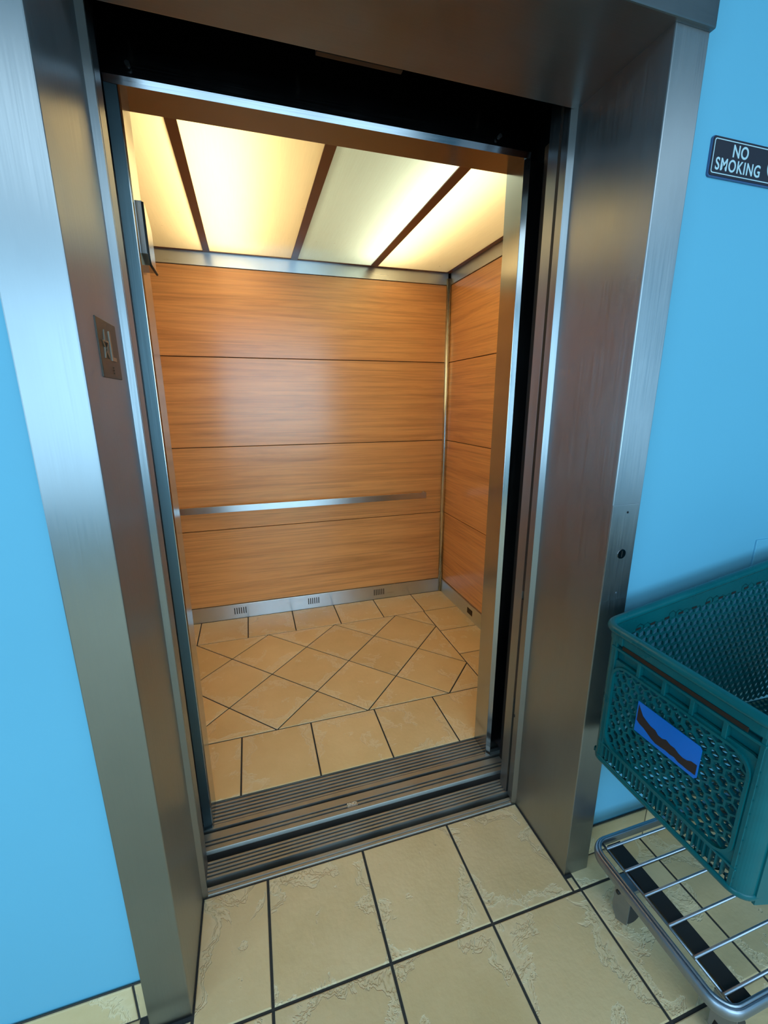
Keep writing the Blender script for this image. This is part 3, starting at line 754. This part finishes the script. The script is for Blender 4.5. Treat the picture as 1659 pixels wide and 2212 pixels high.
for k in range(len(Pth)-1):
    p, q = Vector(Pth[k]), Vector(Pth[k+1]); t = (q-p).normalized(); nrm = Vector((t.y, -t.x, 0)).normalized()*(-.004)
    b.prism([p, q, q+Vector((0, 0, -.034)), p+Vector((0, 0, -.034))], -nrm)
b.build('rim_skirt', M['teal'], cart)
b = MB(); b.box(XF-.0058, XF-.0030, -.380, -.100, .857, .867, .0006); b.build('handle_slit', M['slit'], cart)
b = MB(); b.box(XF-.0075, XF-.002, -.099, -.088, .866, .892, .001); b.build('rim_clip', M['teal'], cart)
b = MB().tube(loop_path(lambda x: ZBOT-(x-XF)*.05, -.0), .004, 8, rz=.008); b.build('bottom_flange', M['teal'], cart)
# --- far side (seen from inside): upper solid band + honeycomb
def side_wall(s, name):
    b = MB(); y0 = sidey(XF, s); y1 = sidey(XB_, s)
    Uv = Vector((XB_-XF, y1-y0, 0)); ln = Uv.length; Uv.normalize(); sgn = 1 if s == 0 else -1
    NRv = Vector((Uv.y, -Uv.x, 0)) if s == 0 else Vector((-Uv.y, Uv.x, 0))       # towards the inside
    def ins(u, v):
        top = rimz(XF+u)-.048; return .035 < u < ln and ZBOT+.02-u*.05 < v < top
    honeycomb(b, Vector((XF, y0, 0)), Uv, (0, 0, 1), NRv, ins, .0136, .0048, .006, .035, ln, ZBOT+.02, rimz(XB_))
    def q(u, v, w=0): return Vector((XF, y0, 0))+Uv*u+Vector((0, 0, v))+NRv*w
    nseg = 20
    for k in range(nseg):
        u0, u1 = .028+(ln-.028)*k/nseg, .028+(ln-.028)*(k+1)/nseg
        b.prism([q(u0, rimz(XF+u0)-.056), q(u1, rimz(XF+u1)-.056), q(u1, rimz(XF+u1)-.004), q(u0, rimz(XF+u0)-.004)], NRv*(-.005))
        b.prism([q(u0, ZBOT-.01-u0*.05), q(u1, ZBOT-.01-u1*.05), q(u1, ZBOT+.03-u1*.05), q(u0, ZBOT+.03-u0*.05)], NRv*(-.005))
    b.prism([q(.028, ZBOT), q(.042, ZBOT), q(.042, .86), q(.028, .86)], NRv*(-.005))
    o = b.build(name, M['teal'], cart)
    for k in range(12):
        bs = MB(); u = .045+.047*k
        bs.prism([q(u, rimz(XF+u)-.054, .0008), q(u+.016, rimz(XF+u)-.0515, .0008), q(u+.016, rimz(XF+u)-.0455, .0008), q(u, rimz(XF+u)-.048, .0008)], NRv*(-.0004))
        bs.build('rim_notch', M['black'], o)
    return o
side_wall(0, 'far_side')
# near side: smooth solid plastic corner skin, then honeycomb further back
b = MB()
for k in range(10):
    x0, x1 = XF+.03+.08*k*.97, XF+.03+.08*(k+1)*.97
    ya, yb_ = sidey(x0, 1)-.004, sidey(x1, 1)-.004
    za, zc = ZBOT-.03*min(1, (x0-XF)/.06), ZBOT-.03*min(1, (x1-XF)/.06)
    b.prism([(x0, ya, za-(x0-XF)*.05), (x1, yb_, zc-(x1-XF)*.05), (x1, yb_, rimz(x1)-.01), (x0, ya, rimz(x0)-.01)], (0, .005, 0))
b.build('near_side', M['teal'], cart)
# floor of the basket
b = MB()
honeycomb(b, (0, 0, ZBOT+.003), (1, 0, 0), (0, 1, 0), (0, 0, 1), lambda u, v: XF+.01 < u < XB_ and YN+.0 < v < YF-.0, .0105, .0042, .006, XF, XB_, YN, YF)
b.build('basket_floor', M['teal'], cart)
# rear panel and push handle
b = MB(); yr0, yr1 = sidey(XB_, 1), sidey(XB_, 0)
honeycomb(b, (XB_, 0, 0), (0, -1, 0), (0, 0, 1), (-1, 0, 0), lambda u, v: .06 < u < -yr0-.01 and .51 < v < rimz(XB_)-.05, .0136, .0048, .006, .06, -yr0, .51, rimz(XB_))
b.box(XB_-.004, XB_+.002, yr0, yr1, rimz(XB_)-.055, rimz(XB_)+.004, .001).box(XB_-.004, XB_+.002, yr0, yr1, .455, .52, .001)
b.box(XB_-.004, XB_+.002, yr0, yr0+.03, .47, rimz(XB_)-.01, .001).box(XB_-.004, XB_+.002, yr1-.03, yr1, .47, rimz(XB_)-.01, .001)
b.build('rear_panel', M['teal'], cart)
MB().tube([(XB_, -.030, rimz(XB_)-.02), (XB_+.07, -.030, 1.04), (XB_+.09, -.034, 1.05)], .011, 12).build('handle_arm', M['teal'], cart)
MB().tube([(XB_, yr0-.006, rimz(XB_)-.02), (XB_+.07, yr0-.006, 1.04), (XB_+.09, yr0-.002, 1.05)], .011, 12).build('handle_arm', M['teal'], cart)
MB().tube([(XB_+.09, -.028, 1.05), (XB_+.09, yr0-.008, 1.05)], .015, 16).build('push_handle', M['teal'], cart)
# printed label on the front grille
b = MB(); b.prism([(XF-.0058, y, z) for y, z in ((-.163, .762), (-.309, .764), (-.314, .758), (-.314, .692), (-.309, .686), (-.163, .683))], (.0015, 0, 0))
lb = b.build('label_plate', M['stk_blue'], cart)
tp = [(-.166, .7550), (-.1725, .7450), (-.180, .7340), (-.190, .7290), (-.202, .7240), (-.214, .7235), (-.222, .7170), (-.232, .7165), (-.241, .7215), (-.252, .7175), (-.262, .7180), (-.272, .7130), (-.281, .7115), (-.290, .7130), (-.299, .7190), (-.311, .7200)]
bt = [(-.166, .7130), (-.175, .7080), (-.186, .7060), (-.197, .7010), (-.208, .6955), (-.219, .6925), (-.231, .6940), (-.243, .6960), (-.254, .6950), (-.264, .6970), (-.274, .6935), (-.284, .6940), (-.294, .6935), (-.303, .6950), (-.308, .6950), (-.311, .6960)]
b = MB()
for k in range(len(tp)-1):
    b.prism([(XF-.0062, *tp[k]), (XF-.0062, *tp[k+1]), (XF-.0062, *bt[k+1]), (XF-.0062, *bt[k])], (.0005, 0, 0))
b.build('painted_band', M['stk_dark'], lb)
# --- lower rack
RZ = .170
def round_path(x0, x1, ya, yb_, r, z, n=8):
    P = [(x1, yb_, z), (x0+r, yb_, z)]
    for k in range(1, n+1):
        a = math.radians(270-90*k/n); P.append((x0+r+r*math.cos(a), yb_+r+r*math.sin(a), z))
    for k in range(0, n+1):
        a = math.radians(180-90*k/n); P.append((x0+r+r*math.cos(a), ya-r+r*math.sin(a), z))
    P.append((x1, ya, z)); return P
RX_0, RX_1 = 1.108, 1.84
b = MB().tube(round_path(RX_0, RX_1, -.042, -.435, .048, RZ-.010), .0075, 14, rz=.016)
b.build('rack_bumper', M['galv'], cart)
b = MB().tube(round_path(RX_0+.006, RX_1, -.048, -.429, .042, RZ+.007), .0040, 10); b.build('rack_rod', M['galv'], cart)
b = MB().tube([(RX_0+.034, -.055, RZ), (RX_0+.034, -.422, RZ)], .0032, 10)
b.build('rack_rod', M['galv'], cart)
for yy in (-.072, -.137, -.201, -.271, -.337, -.405):
    MB().tube([(RX_0+.031, yy, RZ+.004), (RX_1, yy, RZ+.004)], .0036, 10).build('rack_wire', M['galv'], cart)
MB().box(1.160, 1.207, -.425, -.055, .150, .158, .001).build('cross_plate', M['black'], cart)
MB().box(1.60, 1.65, -.425, -.055, .150, .158, .001).build('cross_plate', M['black'], cart)
for ya, yb_ in ((-.062, -.05), (-.43, -.418)):                 # uprights at the rear carry the basket
    MB().tube([(1.80, (ya+yb_)/2, RZ), (1.80, (ya+yb_)/2, .60)], .011, 14).build('upright', M['galv'], cart)
MB().tube([(1.80, -.056, .475), (1.08, -.056, .512)], .007, 12).build('basket_support', M['galv'], cart)
MB().tube([(1.80, -.424, .465), (1.11, -.41, .505)], .007, 12).build('basket_support', M['galv'], cart)
for n_, (cx_, cy_) in enumerate(((1.148, -.150), (1.175, -.405), (1.76, -.08), (1.76, -.41))):
    b = MB(); b.prism([(cx_-.020, cy_+.026, .140), (cx_-.020, cy_-.026, .140), (cx_-.020, cy_-.026, .034), (cx_-.020, cy_+.006, .012), (cx_-.020, cy_+.022, .034)], (.003, 0, 0))
    b.box(cx_-.02, cx_+.03, cy_-.024, cy_+.024, .138, .150, .001)
    fk = b.build('caster_fork', M['galv'], cart)
    MB().cyl((cx_-.024, cy_+.012, .105), (cx_-.020, cy_+.012, .105), .006, 12).build('fork_bolt', M['black'], fk)
    MB().cyl((cx_+.012, cy_-.011, .040), (cx_+.012, cy_+.011, .040), .0395 if n_ else .028, 28).build('caster_wheel', M['tyre'], fk) if n_ else \
        MB().cyl((cx_+.020, cy_-.010, .030), (cx_+.020, cy_+.010, .030), .030, 28).build('caster_wheel', M['tyre'], fk)
